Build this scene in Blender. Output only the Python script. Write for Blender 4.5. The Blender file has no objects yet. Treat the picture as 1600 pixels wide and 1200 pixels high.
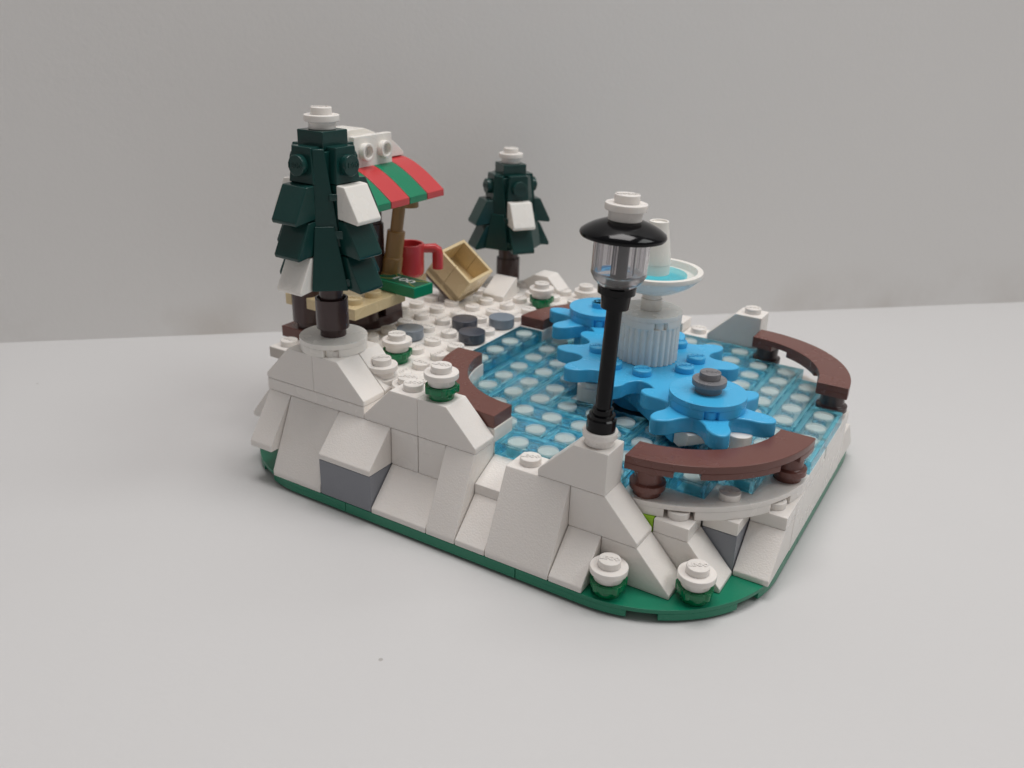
import bpy, bmesh, math, random
from mathutils import Vector, Matrix
random.seed(7)
S = 0.008                       # one stud = 8 mm; everything below is in studs
scene = bpy.context.scene
COL = scene.collection
PI = math.pi

# ------------------------------------------------------------------ camera
def v3(x, y, z): return Vector((x * S, y * S, z * S))
cam_d = bpy.data.cameras.new('camera'); cam = bpy.data.objects.new('camera', cam_d); COL.objects.link(cam)
R = ((0.85138445, 0.52375926, 0.02864877), (0.22973184, -0.32322123, -0.91801488), (-0.4715589, 0.78816513, -0.39550971))
M = Matrix(((R[0][0], -R[1][0], -R[2][0]), (R[0][1], -R[1][1], -R[2][1]), (R[0][2], -R[1][2], -R[2][2]))).to_4x4()
M.translation = v3(19.81334, -16.85986, 14.20042)
cam.matrix_world = M
cam_d.sensor_width = 36; cam_d.lens = 36 * 1357.44 / 1600
cam_d.clip_start = 0.005; cam_d.clip_end = 20
cam_d.dof.use_dof = True; cam_d.dof.focus_distance = 23.5 * S; cam_d.dof.aperture_fstop = 26
scene.camera = cam

# ------------------------------------------------------------------ light
w = bpy.data.worlds.new('World'); scene.world = w; w.use_nodes = True
bg = w.node_tree.nodes['Background']; bg.inputs[0].default_value = (1.0, 0.97, 0.965, 1); bg.inputs[1].default_value = 0.205
def area(name, loc, target, sx, sy, power, col):
    d = bpy.data.lights.new(name, 'AREA'); d.shape = 'RECTANGLE'; d.size = sx; d.size_y = sy; d.energy = power; d.color = col
    o = bpy.data.objects.new(name, d); COL.objects.link(o); o.location = loc
    o.rotation_euler = (Vector(target) - Vector(loc)).to_track_quat('-Z', 'Y').to_euler(); return o
area('ceiling_lamp', (1.3, 0.62, 1.75), (0.08, 0.08, 0), 1.1, 0.8, 13.0, (0.975, 1.0, 0.985))
area('second_ceiling_lamp', (0.06, 0.10, 0.78), (0.07, 0.06, 0), 0.4, 0.3, 3.7, (1.0, 0.965, 0.95))
scene.view_settings.view_transform = 'Standard'; scene.view_settings.look = 'None'
scene.view_settings.exposure = 0.03; scene.view_settings.gamma = 1
scene.render.engine = 'CYCLES'
cy = scene.cycles
cy.max_bounces = 20; cy.transparent_max_bounces = 32; cy.transmission_bounces = 20; cy.glossy_bounces = 6; cy.diffuse_bounces = 5

# ------------------------------------------------------------------ materials
def plastic(name, col, rough=0.22, bump=0.0, bscale=900, spec=0.5, var=0.04, dust=0.0, sss=0.0):
    m = bpy.data.materials.new(name); m.use_nodes = True; nt = m.node_tree; b = nt.nodes['Principled BSDF']
    b.inputs['Base Color'].default_value = (*col, 1); b.inputs['Roughness'].default_value = rough
    b.inputs['Specular IOR Level'].default_value = spec
    if sss:
        b.inputs['Subsurface Weight'].default_value = sss; b.inputs['Subsurface Radius'].default_value = (1.0, 0.85, 0.7); b.inputs['Subsurface Scale'].default_value = 0.0012
    tc = nt.nodes.new('ShaderNodeTexCoord')
    n = nt.nodes.new('ShaderNodeTexNoise'); n.inputs['Scale'].default_value = 45; n.inputs['Detail'].default_value = 4
    nt.links.new(tc.outputs['Object'], n.inputs['Vector'])
    mr = nt.nodes.new('ShaderNodeMapRange'); mr.inputs['To Min'].default_value = 1 - var; mr.inputs['To Max'].default_value = 1 + var * .6
    nt.links.new(n.outputs['Fac'], mr.inputs['Value'])
    mx = nt.nodes.new('ShaderNodeVectorMath'); mx.operation = 'SCALE'; mx.inputs[0].default_value = col
    nt.links.new(mr.outputs['Result'], mx.inputs['Scale'])
    last = mx.outputs[0]
    if dust:
        d = nt.nodes.new('ShaderNodeTexVoronoi'); d.inputs['Scale'].default_value = 330; d.inputs['Randomness'].default_value = 1
        nt.links.new(tc.outputs['Object'], d.inputs['Vector'])
        n3 = nt.nodes.new('ShaderNodeTexNoise'); n3.inputs['Scale'].default_value = 160; nt.links.new(tc.outputs['Object'], n3.inputs['Vector'])
        ml = nt.nodes.new('ShaderNodeMapRange'); ml.inputs['From Min'].default_value = .60; ml.inputs['From Max'].default_value = .72; ml.inputs['To Max'].default_value = .085
        nt.links.new(n3.outputs['Fac'], ml.inputs['Value'])
        lt = nt.nodes.new('ShaderNodeMath'); lt.operation = 'LESS_THAN'
        nt.links.new(d.outputs['Distance'], lt.inputs[0]); nt.links.new(ml.outputs['Result'], lt.inputs[1])
        mm = nt.nodes.new('ShaderNodeMath'); mm.operation = 'MULTIPLY'; mm.inputs[1].default_value = abs(dust); nt.links.new(lt.outputs[0], mm.inputs[0])
        mc = nt.nodes.new('ShaderNodeMix'); mc.data_type = 'RGBA'
        nt.links.new(mm.outputs[0], mc.inputs['Factor']); nt.links.new(last, mc.inputs['A'])
        mc.inputs['B'].default_value = (.62, .58, .52, 1) if dust > 0 else (.22, .18, .15, 1)
        last = mc.outputs['Result']
    nt.links.new(last, b.inputs['Base Color'])
    n2 = nt.nodes.new('ShaderNodeTexNoise'); n2.inputs['Scale'].default_value = 180; n2.inputs['Detail'].default_value = 5
    nt.links.new(tc.outputs['Object'], n2.inputs['Vector'])
    r = nt.nodes.new('ShaderNodeMapRange'); r.inputs['To Min'].default_value = rough * .75; r.inputs['To Max'].default_value = rough * 1.4
    nt.links.new(n2.outputs['Fac'], r.inputs['Value']); nt.links.new(r.outputs['Result'], b.inputs['Roughness'])
    if bump:
        n4 = nt.nodes.new('ShaderNodeTexNoise'); n4.inputs['Scale'].default_value = bscale; n4.inputs['Detail'].default_value = 3
        nt.links.new(tc.outputs['Object'], n4.inputs['Vector'])
        bp = nt.nodes.new('ShaderNodeBump'); bp.inputs['Strength'].default_value = bump; bp.inputs['Distance'].default_value = .0003
        nt.links.new(n4.outputs['Fac'], bp.inputs['Height']); nt.links.new(bp.outputs[0], b.inputs['Normal'])
    return m
def clear(name, tint, spec_r=0.06):
    """clear coloured plastic: absorbs light on each surface, Fresnel reflection on top"""
    m = bpy.data.materials.new(name); m.use_nodes = True; nt = m.node_tree; nt.nodes.clear()
    out = nt.nodes.new('ShaderNodeOutputMaterial'); t = nt.nodes.new('ShaderNodeBsdfTransparent'); t.inputs[0].default_value = (*tint, 1)
    g = nt.nodes.new('ShaderNodeBsdfGlossy'); g.inputs['Roughness'].default_value = spec_r
    f0 = nt.nodes.new('ShaderNodeFresnel'); f0.inputs['IOR'].default_value = 1.5
    ge = nt.nodes.new('ShaderNodeNewGeometry'); iv = nt.nodes.new('ShaderNodeMath'); iv.operation = 'SUBTRACT'; iv.inputs[0].default_value = 1
    nt.links.new(ge.outputs['Backfacing'], iv.inputs[1])
    f = nt.nodes.new('ShaderNodeMath'); f.operation = 'MULTIPLY'; nt.links.new(f0.outputs[0], f.inputs[0]); nt.links.new(iv.outputs[0], f.inputs[1])
    mx = nt.nodes.new('ShaderNodeMixShader'); nt.links.new(f.outputs[0], mx.inputs[0]); nt.links.new(t.outputs[0], mx.inputs[1]); nt.links.new(g.outputs[0], mx.inputs[2])
    nt.links.new(mx.outputs[0], out.inputs[0]); return m
def refr(name, tint, rough=.02, straight=.36):
    m = bpy.data.materials.new(name); m.use_nodes = True; b = m.node_tree.nodes['Principled BSDF']
    b.inputs['Base Color'].default_value = (*tint, 1); b.inputs['Transmission Weight'].default_value = 1; b.inputs['Roughness'].default_value = rough; b.inputs['IOR'].default_value = 1.45
    # part of the light goes through the thin sheet undeviated
    nt = m.node_tree; out = nt.nodes['Material Output']; t = nt.nodes.new('ShaderNodeBsdfTransparent'); t.inputs[0].default_value = (*[c ** .75 for c in tint], 1)
    mx = nt.nodes.new('ShaderNodeMixShader'); mx.inputs[0].default_value = straight
    nt.links.new(b.outputs[0], mx.inputs[1]); nt.links.new(t.outputs[0], mx.inputs[2]); nt.links.new(mx.outputs[0], out.inputs[0])
    return m
MT = dict(
    white=plastic('white_plastic', (.83, .79, .75), .24, .05, 1500, var=.03, dust=-.18, sss=.15),
    slope=plastic('white_grained_plastic', (.83, .79, .75), .38, .30, 2600, var=.035, dust=-.4, sss=.15),
    cream=plastic('cool_white_plastic', (.85, .82, .77), .25, .05, var=.03, sss=.15),
    base=plastic('green_baseplate_plastic', (.006, .20, .11), .3, .1, 1200, var=.1, dust=.25),
    green=plastic('bright_green_plastic', (.0, .21, .10), .22, .05, var=.05),
    dgreen=plastic('dark_green_plastic', (.007, .045, .040), .2, .10, 1100, spec=.42, var=.15, dust=.3),
    red=plastic('red_plastic', (.56, .05, .055), .2, .05, var=.04, dust=.3),
    rbrown=plastic('reddish_brown_plastic', (.155, .058, .046), .24, .08, 1200, var=.08, dust=.35),
    dbrown=plastic('dark_brown_plastic', (.062, .034, .033), .22, .06, var=.06),
    azure=plastic('azure_plastic', (.06, .44, .765), .24, .06, var=.03),
    grey=plastic('blue_grey_plastic', (.225, .235, .265), .3, .15, 2000, var=.04),
    lgrey=plastic('light_blue_grey_plastic', (.24, .28, .33), .12, .02, var=.03),
    dgrey=plastic('dark_blue_grey_plastic', (.07, .077, .10), .12, .02, var=.04),
    metal=plastic('pewter_grey_plastic', (.19, .188, .20), .26, .1, 900, var=.1),
    tan=plastic('tan_plastic', (.70, .56, .33), .25, .06, var=.04),
    gold=plastic('dark_tan_gold_plastic', (.27, .15, .05), .28, .06, var=.08),
    black=plastic('black_plastic', (.0025, .0025, .0035), .10, .02, spec=.22, var=.05),
    lime=plastic('lime_plastic', (.30, .55, .02), .25),
    silver=plastic('silver_print', (.55, .57, .56), .35), olive=plastic('gold_print', (.30, .30, .06), .4),
    blackg=plastic('dark_green_print', (.0, .09, .05), .3),
    ice=refr('clear_light_blue_plastic', (.80, .965, 1.0)),
    iceunder=refr('clear_light_blue_plastic_underside', (.80, .945, 1.0)),
    icethick=refr('clear_light_blue_plastic_edges', (.34, .84, 1.0), .02, .25),
    pool=clear('clear_aqua_plastic', (.52, .90, .96)),
    leaf=None, glass=None)
# clear green bush rings: thick plastic, nearly opaque
m = plastic('clear_green_plastic', (.0, .25, .09), .08); b = m.node_tree.nodes['Principled BSDF']; b.inputs['Transmission Weight'].default_value = .35; MT['leaf'] = m
m = bpy.data.materials.new('clear_plastic'); m.use_nodes = True; b = m.node_tree.nodes['Principled BSDF']
b.inputs['Base Color'].default_value = (.90, .885, .90, 1); b.inputs['Transmission Weight'].default_value = .93; b.inputs['Roughness'].default_value = .09; b.inputs['IOR'].default_value = 1.45
MT['glass'] = m

# ------------------------------------------------------------------ lettering on the studs
LOGO = None
def text_mesh(txt, size, extrude, offset=0.0, res=2):
    c = bpy.data.curves.new('lettering', 'FONT'); c.body = txt; c.size = size; c.extrude = extrude; c.offset = offset; c.resolution_u = res
    c.align_x = 'CENTER'; c.align_y = 'CENTER'
    o = bpy.data.objects.new('lettering', c); COL.objects.link(o)
    dg = bpy.context.evaluated_depsgraph_get(); me = bpy.data.meshes.new_from_object(o.evaluated_get(dg))
    vs = [tuple(v.co) for v in me.vertices]; fs = [tuple(p.vertices) for p in me.polygons]
    bpy.data.objects.remove(o); bpy.data.curves.remove(c); bpy.data.meshes.remove(me)
    return vs, fs
LOGO = text_mesh('LEGO', .215, .018, .006, 1)
T100 = text_mesh('100', .62, .006, .008, 3)

# ------------------------------------------------------------------ mesh builder
class MB:
    def __init__(s): s.v = []; s.f = []; s.lv = []; s.lf = []; s.X = Matrix.Identity(4)
    def add(s, vs, fs, late=False):
        V, F = (s.lv, s.lf) if late else (s.v, s.f)
        n = len(V); V += [tuple(s.X @ Vector(q)) for q in vs]; F += [tuple(i + n for i in f) for f in fs]; return s
    def box(s, x0, x1, y0, y1, z0, z1):
        return s.add([(x0, y0, z0), (x1, y0, z0), (x1, y1, z0), (x0, y1, z0), (x0, y0, z1), (x1, y0, z1), (x1, y1, z1), (x0, y1, z1)],
                     [(0, 3, 2, 1), (4, 5, 6, 7), (0, 1, 5, 4), (1, 2, 6, 5), (2, 3, 7, 6), (3, 0, 4, 7)])
    def prismx(s, prof, x0, x1):            # profile in (y,z), extruded along x
        n = len(prof); vs = [(x0, a, b) for a, b in prof] + [(x1, a, b) for a, b in prof]
        return s.add(vs, [tuple(range(n))[::-1], tuple(range(n, 2 * n))] + [(i, (i + 1) % n, (i + 1) % n + n, i + n) for i in range(n)])
    def prismy(s, prof, y0, y1):            # profile in (x,z), extruded along y
        n = len(prof); vs = [(a, y0, b) for a, b in prof] + [(a, y1, b) for a, b in prof]
        return s.add(vs, [tuple(range(n)), tuple(range(n, 2 * n))[::-1]] + [(i, i + n, (i + 1) % n + n, (i + 1) % n) for i in range(n)])
    def prismz(s, prof, z0, z1):
        n = len(prof); vs = [(a, b, z0) for a, b in prof] + [(a, b, z1) for a, b in prof]
        return s.add(vs, [tuple(range(n))[::-1], tuple(range(n, 2 * n))] + [(i, (i + 1) % n, (i + 1) % n + n, i + n) for i in range(n)])
    def lathe(s, prof, cx=0, cy=0, seg=32, late=False):     # closed profile from axis to axis: (r,z)
        vs = []; fs = []; ring = []
        for r, z in prof:
            if r < 1e-6: ring.append([len(vs)]); vs.append((cx, cy, z))
            else:
                ring.append(list(range(len(vs), len(vs) + seg)))
                vs += [(cx + r * math.cos(2 * PI * k / seg), cy + r * math.sin(2 * PI * k / seg), z) for k in range(seg)]
        for a, b in zip(ring, ring[1:]):
            for k in range(seg):
                l = (k + 1) % seg
                if len(a) == 1 and len(b) == 1: continue
                if len(a) == 1: fs.append((a[0], b[l], b[k]))
                elif len(b) == 1: fs.append((a[k], a[l], b[0]))
                else: fs.append((a[k], a[l], b[l], b[k]))
        return s.add(vs, fs, late)
    def cyl(s, cx, cy, z0, z1, r, r1=None, seg=32):
        r1 = r if r1 is None else r1
        n = seg; vs = [(cx + r * math.cos(2 * PI * k / n), cy + r * math.sin(2 * PI * k / n), z0) for k in range(n)]
        vs += [(cx + r1 * math.cos(2 * PI * k / n), cy + r1 * math.sin(2 * PI * k / n), z1) for k in range(n)]
        return s.add(vs, [tuple(range(n))[::-1], tuple(range(n, 2 * n))] + [(i, (i + 1) % n, (i + 1) % n + n, i + n) for i in range(n)])
    def stud(s, cx, cy, z, ang=0.0, r=.3, h=.2, logo=True):
        s.cyl(cx, cy, z - .02, z + h, r, seg=28)
        if logo:
            c, q = math.cos(ang), math.sin(ang); k = r / .3
            s.add([(cx + (a * c - b * q) * k, cy + (a * q + b * c) * k, z + h + e) for a, b, e in LOGO[0]], LOGO[1], True)
        return s
    def arc(s, cx, cy, r0, r1, a0, a1, z0, z1, seg=20):     # annular sector
        vs = []
        for k in range(seg + 1):
            a = math.radians(a0 + (a1 - a0) * k / seg); c, q = math.cos(a), math.sin(a)
            vs += [(cx + r0 * c, cy + r0 * q, z0), (cx + r1 * c, cy + r1 * q, z0), (cx + r1 * c, cy + r1 * q, z1), (cx + r0 * c, cy + r0 * q, z1)]
        fs = [(0, 1, 2, 3), tuple(4 * seg + i for i in (3, 2, 1, 0))]
        for k in range(seg):
            for i in range(4): j = (i + 1) % 4; fs.append((4 * k + i, 4 * k + 4 + i, 4 * k + 4 + j, 4 * k + j))
        return s.add(vs, fs)
    def tube(s, pts, r, seg=14):
        pts = [Vector(q) for q in pts]; vs = []; fs = []; n = len(pts)
        d0 = (pts[1] - pts[0]).normalized(); u = d0.orthogonal().normalized()
        for i, q in enumerate(pts):
            d = (pts[min(i + 1, n - 1)] - pts[max(i - 1, 0)]).normalized(); u = (u - d * u.dot(d)).normalized(); w_ = d.cross(u)
            rr = r[i] if isinstance(r, (list, tuple)) else r
            vs += [tuple(q + u * rr * math.cos(2 * PI * k / seg) + w_ * rr * math.sin(2 * PI * k / seg)) for k in range(seg)]
        for i in range(n - 1):
            for k in range(seg): l = (k + 1) % seg; fs.append((i * seg + k, i * seg + l, (i + 1) * seg + l, (i + 1) * seg + k))
        fs += [tuple(range(seg))[::-1], tuple(range((n - 1) * seg, n * seg))]
        return s.add(vs, fs)
    def build(s, name, mat, parent=None, bev=.03, origin=(0, 0, 0), segs=2):
        bm = bmesh.new(); vv = [bm.verts.new(q) for q in s.v]
        for f in s.f:
            try: bm.faces.new([vv[i] for i in f])
            except ValueError: pass
        bmesh.ops.recalc_face_normals(bm, faces=bm.faces)
        if bev:
            es = [e for e in bm.edges if len(e.link_faces) == 2 and e.calc_face_angle(0) > math.radians(28)]
            bmesh.ops.bevel(bm, geom=es, offset=bev, segments=segs, affect='EDGES', profile=.5, clamp_overlap=True)
        if s.lv:
            vv = [bm.verts.new(q) for q in s.lv]
            for f in s.lf:
                try: bm.faces.new([vv[i] for i in f])
                except ValueError: pass
        me = bpy.data.meshes.new(name); bm.to_mesh(me); bm.free()
        o3 = Vector(origin)
        for v in me.vertices: v.co = (v.co - o3) * S
        for p in me.polygons: p.use_smooth = True
        me.set_sharp_from_angle(angle=math.radians(48))
        me.materials.append(MT[mat] if isinstance(mat, str) else mat)
        o = bpy.data.objects.new(name, me); COL.objects.link(o)
        wn = o.modifiers.new('weighted', 'WEIGHTED_NORMAL'); wn.keep_sharp = True; wn.weight = 60
        if parent is not None: o.parent = parent
        else: o.location = o3 * S
        return o
def disc(mb, cx, cy, r, z0, z1, angs, hw=.2, d=.19, pin=.17):
    zm = z0 + (z1 - z0) * .6; pts = []; full = []
    for k in range(96):
        a = 2 * PI * k / 96; rr = r
        for c in angs:
            if abs((a - c + PI) % (2 * PI) - PI) < hw: rr = r - d
        pts.append((cx + (rr - .003) * math.cos(a), cy + (rr - .003) * math.sin(a))); full.append((cx + r * math.cos(a), cy + r * math.sin(a)))
    mb.prismz(pts, z0, zm); mb.prismz(full, zm, z1)
    for c in angs: mb.cyl(cx + (r - .22) * math.cos(c), cy + (r - .22) * math.sin(c), z0 - .01, zm - .02, pin, seg=14)
def thing(name, label, cat, loc=(0, 0, 0), rz=0, group=None, rot=None):
    o = bpy.data.objects.new(name, None); COL.objects.link(o); o.empty_display_size = .004
    o.location = v3(*loc); o.rotation_euler = rot if rot else (0, 0, rz)
    o['label'] = label; o['category'] = cat
    if group: o['group'] = group
    return o
G = .010    # half gap between neighbouring bricks

# ================================================================== SETTING: table and wall
def surface(name, col, kind_noise):
    m = bpy.data.materials.new(name); m.use_nodes = True; nt = m.node_tree; b = nt.nodes['Principled BSDF']
    b.inputs['Roughness'].default_value = .5; b.inputs['Specular IOR Level'].default_value = .35
    tc = nt.nodes.new('ShaderNodeTexCoord')
    n = nt.nodes.new('ShaderNodeTexNoise'); n.inputs['Scale'].default_value = 7; n.inputs['Detail'].default_value = 6; nt.links.new(tc.outputs['Object'], n.inputs['Vector'])
    cr = nt.nodes.new('ShaderNodeMapRange'); cr.inputs['To Min'].default_value = .965; cr.inputs['To Max'].default_value = 1.03; nt.links.new(n.outputs['Fac'], cr.inputs['Value'])
    sc = nt.nodes.new('ShaderNodeVectorMath'); sc.operation = 'SCALE'; sc.inputs[0].default_value = col; nt.links.new(cr.outputs['Result'], sc.inputs['Scale'])
    # small dark crumbs and scuffs
    d = nt.nodes.new('ShaderNodeTexVoronoi'); d.inputs['Scale'].default_value = 60; nt.links.new(tc.outputs['Object'], d.inputs['Vector'])
    n3 = nt.nodes.new('ShaderNodeTexNoise'); n3.inputs['Scale'].default_value = 37; nt.links.new(tc.outputs['Object'], n3.inputs['Vector'])
    ml = nt.nodes.new('ShaderNodeMapRange'); ml.inputs['From Min'].default_value = .45; ml.inputs['From Max'].default_value = .7; ml.inputs['To Max'].default_value = .05; nt.links.new(n3.outputs['Fac'], ml.inputs['Value'])
    lt = nt.nodes.new('ShaderNodeMath'); lt.operation = 'LESS_THAN'; nt.links.new(d.outputs['Distance'], lt.inputs[0]); nt.links.new(ml.outputs['Result'], lt.inputs[1])
    mm = nt.nodes.new('ShaderNodeMath'); mm.operation = 'MULTIPLY'; mm.inputs[1].default_value = kind_noise; nt.links.new(lt.outputs[0], mm.inputs[0])
    mc = nt.nodes.new('ShaderNodeMix'); mc.data_type = 'RGBA'; nt.links.new(mm.outputs[0], mc.inputs['Factor']); nt.links.new(sc.outputs[0], mc.inputs['A']); mc.inputs['B'].default_value = (.3, .28, .26, 1)
    last = mc.outputs['Result']
    if name.startswith('white_painted'):      # dirty scuffs just above the table edge
        sp_ = nt.nodes.new('ShaderNodeSeparateXYZ'); nt.links.new(tc.outputs['Object'], sp_.inputs[0])
        h = nt.nodes.new('ShaderNodeMapRange'); h.inputs['From Min'].default_value = .0; h.inputs['From Max'].default_value = .022; h.inputs['To Min'].default_value = 1; h.inputs['To Max'].default_value = 0
        nt.links.new(sp_.outputs['Z'], h.inputs['Value'])
        ns = nt.nodes.new('ShaderNodeTexNoise'); ns.inputs['Scale'].default_value = 24; ns.inputs['Detail'].default_value = 8; nt.links.new(tc.outputs['Object'], ns.inputs['Vector'])
        nr = nt.nodes.new('ShaderNodeMapRange'); nr.inputs['From Min'].default_value = .48; nr.inputs['From Max'].default_value = .75; nr.inputs['To Max'].default_value = .5; nt.links.new(ns.outputs['Fac'], nr.inputs['Value'])
        mu = nt.nodes.new('ShaderNodeMath'); mu.operation = 'MULTIPLY'; nt.links.new(h.outputs['Result'], mu.inputs[0]); nt.links.new(nr.outputs['Result'], mu.inputs[1])
        m2 = nt.nodes.new('ShaderNodeMix'); m2.data_type = 'RGBA'; nt.links.new(mu.outputs[0], m2.inputs['Factor']); nt.links.new(last, m2.inputs['A']); m2.inputs['B'].default_value = (.52, .46, .40, 1); last = m2.outputs['Result']
    nt.links.new(last, b.inputs['Base Color'])
    n4 = nt.nodes.new('ShaderNodeTexNoise'); n4.inputs['Scale'].default_value = 700; n4.inputs['Detail'].default_value = 4; nt.links.new(tc.outputs['Object'], n4.inputs['Vector'])
    bp = nt.nodes.new('ShaderNodeBump'); bp.inputs['Strength'].default_value = .12; bp.inputs['Distance'].default_value = .0004; nt.links.new(n4.outputs['Fac'], bp.inputs['Height']); nt.links.new(bp.outputs[0], b.inputs['Normal'])
    return m
MT['table'] = surface('white_table_laminate', (.60, .593, .592), .6)
MT['wall'] = surface('white_painted_board', (.80, .785, .77), .2)
# direction of the wall foot, from the photograph's two ends
A0, A1 = Vector((-18.05, 2.17, 0)), Vector((20.2, 37.93, 0)); wd = (A1 - A0).normalized(); wn_ = Vector((-wd.y, wd.x, 0))
mb = MB(); P = [A0 - wd * 70, A1 + wd * 70]
q = [P[0] + wn_ * .02, P[1] + wn_ * .02, P[1] - wn_ * 110, P[0] - wn_ * 110]
mb.prismz([(a.x, a.y) for a in q], -3, 0)
o = mb.build('table', 'table', bev=0); o['kind'] = 'structure'
mb = MB(); q = [P[0] + wn_ * .02, P[1] + wn_ * .02, P[1] + wn_ * 3, P[0] + wn_ * 3]
mb.prismz([(a.x, a.y) for a in q], -3, 75)
o = mb.build('wall', 'wall', bev=0); o['kind'] = 'structure'

# ================================================================== RINK MODEL
rink = thing('rink_landscape', 'white brick-built snowy hill with a clear blue ice rink on top and a green base', 'toy landscape', (7, 8, 0))
RO = (7, 8, 0)
def rp(mb, name, mat, bev=.03, label=None):
    o = mb.build(name, mat, rink, bev, RO)
    if label: o['label'] = label
    return o
# green baseplate: rounded corners with notches
def rounded_corner(mb, cx, cy, r, sx, sy, ex, ey, z0, z1, notches=()):
    """corner plate: square (ex,ey) part plus a quarter disc of radius r; sx,sy = outward signs; notches are angle spans cut into its lower half"""
    def outline(nt_, r):
        pts = [(cx + sx * r, ey)]
        angs = set(i * 90 / 45 for i in range(46))
        for n0, n1 in nt_: angs |= {n0 - .01, n0, n1, n1 + .01}
        for a in sorted(angs):
            rr = r
            for n0, n1 in nt_:
                if n0 <= a <= n1: rr = r - .40
            t = math.radians(a); pts.append((cx + sx * rr * math.cos(t), cy + sy * rr * math.sin(t)))
        pts += [(ex, cy + sy * r), (ex, ey)]
        res = []
        for q_ in pts:
            if not res or (abs(res[-1][0] - q_[0]) + abs(res[-1][1] - q_[1])) > 1e-5: res.append(q_)
        return res
    zm = z0 + (z1 - z0) * .62
    if notches: mb.prismz(outline(notches, r - .003), z0, zm); mb.prismz(outline((), r), zm - .0, z1)
    else: mb.prismz(outline((), r), z0, z1)
    return mb
NB = ((17.4, 29), (61, 72.6))
mb = MB(); rounded_corner(mb, 12, 4, 4, 1, -1, 10 + G, 6 - G, .08, .4, NB); rp(mb, 'base_plate', 'base', .01)
mb = MB(); rounded_corner(mb, 2, 4, 4, -1, -1, 4 - G, 6 - G, .08, .4, NB); rp(mb, 'base_plate', 'base', .01)
mb = MB(); mb.box(4 + G, 10 - G, 0, 6 - G, .08, .4); rp(mb, 'base_plate', 'base', .01)
mb = MB(); rounded_corner(mb, 12, 12, 4, 1, 1, 10 + G, 10, .08, .4, NB); rp(mb, 'base_plate', 'base', .01)
mb = MB(); rounded_corner(mb, 2, 12, 4, -1, 1, 4 - G, 10, .08, .4, NB); rp(mb, 'base_plate', 'base', .01)
mb = MB(); mb.box(4 + G, 10 - G, 10, 16, .08, .4); mb.box(-2, 16, 6 + G, 10 - G, .08, .4); mb.box(1.2, 12.8, 1.2, 14.8, 0, .3); mb.box(-.8, 14.8, 3.6, 12.4, 0, .3); rp(mb, 'base_plate', 'base', .01)

def face_slope(x0, x1, y0, z0, z1, run=1.0, depth=1.0, lip=.17, kind='slope_brick', mat='slope', inward=1):
    """slope descending towards -y (inward=1): lip at y0, top starts at y0+run"""
    mb = MB(); d = inward
    pr = [(y0, z0), (y0, z0 + lip), (y0 + d * run, z1), (y0 + d * (run + depth), z1), (y0 + d * (run + depth), z0)]
    mb.prismx(pr, x0 + G, x1 - G); return rp(mb, kind, mat)
def side_slope(xtop, xlip, xback, y0, y1, z0, z1, lip=.17, mat='slope', studs=()):
    """slope running along x from (xtop,z1) down to (xlip,z0+lip); xback is the vertical end"""
    mb = MB(); mb.prismy([(xback, z0), (xlip, z0), (xlip, z0 + lip), (xtop, z1), (xback, z1)], y0 + G, y1 - G)
    for sx, sy, a in studs: mb.stud(sx, sy, z1, a)
    return rp(mb, 'slope_brick', mat)
def brick(x0, x1, y0, y1, z0, z1, mat='white', studs=(), name='brick'):
    mb = MB(); mb.box(x0 + G, x1 - G, y0 + G, y1 - G, z0, z1 - .004)
    for sx, sy, a in studs: mb.stud(sx, sy, z1, a)
    return rp(mb, name, mat)
# -- front rock wall (faces y = 0), left to right
face_slope(0.08, 1, 0, 1.2, 2.8, 1.0, 1.0, .2)
face_slope(1, 3, 0, .4, 2.8, 1.0, 1.0, .2)
o = brick(3, 5, 0, 2, .4, 1.6, 'grey'); o['label'] = 'blue-grey smooth brick low in the front rock wall'
face_slope(3, 5, 0, 1.6, 2.8)
face_slope(5, 7, 0, .4, 1.6)
brick(5, 6, 1, 2, 1.6, 2.8); brick(6, 7, 1, 2, 1.6, 2.8)
face_slope(7, 8, 0, .4, 2.8, 1.0, 1.0, .2)
face_slope(8, 9, 0, .4, 1.6)
face_slope(8, 9, 1, 1.6, 2.4, 1.0, .02, .3, 'cheese_slope')
mb = MB(); mb.prismx([(0, .4), (0, .6), (1, 2.8), (2, 2.8), (2, .4)], 9 + G, 11 - G); mb.stud(9.5, 1.5, 2.8, .4); rp(mb, 'slope_brick', 'slope')
face_slope(11, 12, 0, .4, 1.6)
brick(9, 12, 2, 3, .4, 2.0, name='wall_brick')
# -- hill under the tall tree
brick(0, 4, 1, 3, 2.8, 3.2, name='plate')
side_slope(1, 0, 2, 1, 2, 3.2, 4.4); side_slope(1, 0, 2, 2, 3, 3.2, 4.4)
side_slope(3, 4, 2, 1, 2, 3.2, 4.4, studs=((2.5, 1.5, 0.7),)); side_slope(3, 4, 2, 2, 3, 3.2, 4.4)
# -- ridge slopes
side_slope(5, 4, 6, 1, 2, 2.8, 4.0, studs=((5.5, 1.5, .5),))
side_slope(7, 8, 6, 1, 2, 2.8, 4.0)
brick(4, 8, 2.0, 2.95, 2.8, 3.2, name='plate')
# -- steps up to the lamp
side_slope(11, 10, 12, 1, 2, 2.8, 4.0, lip=.2)
side_slope(12, 13, 11, 1, 2, 1.6, 2.8, lip=.13)
side_slope(13, 14, 12, 1, 2, .4, 1.6, lip=.13)
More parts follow.
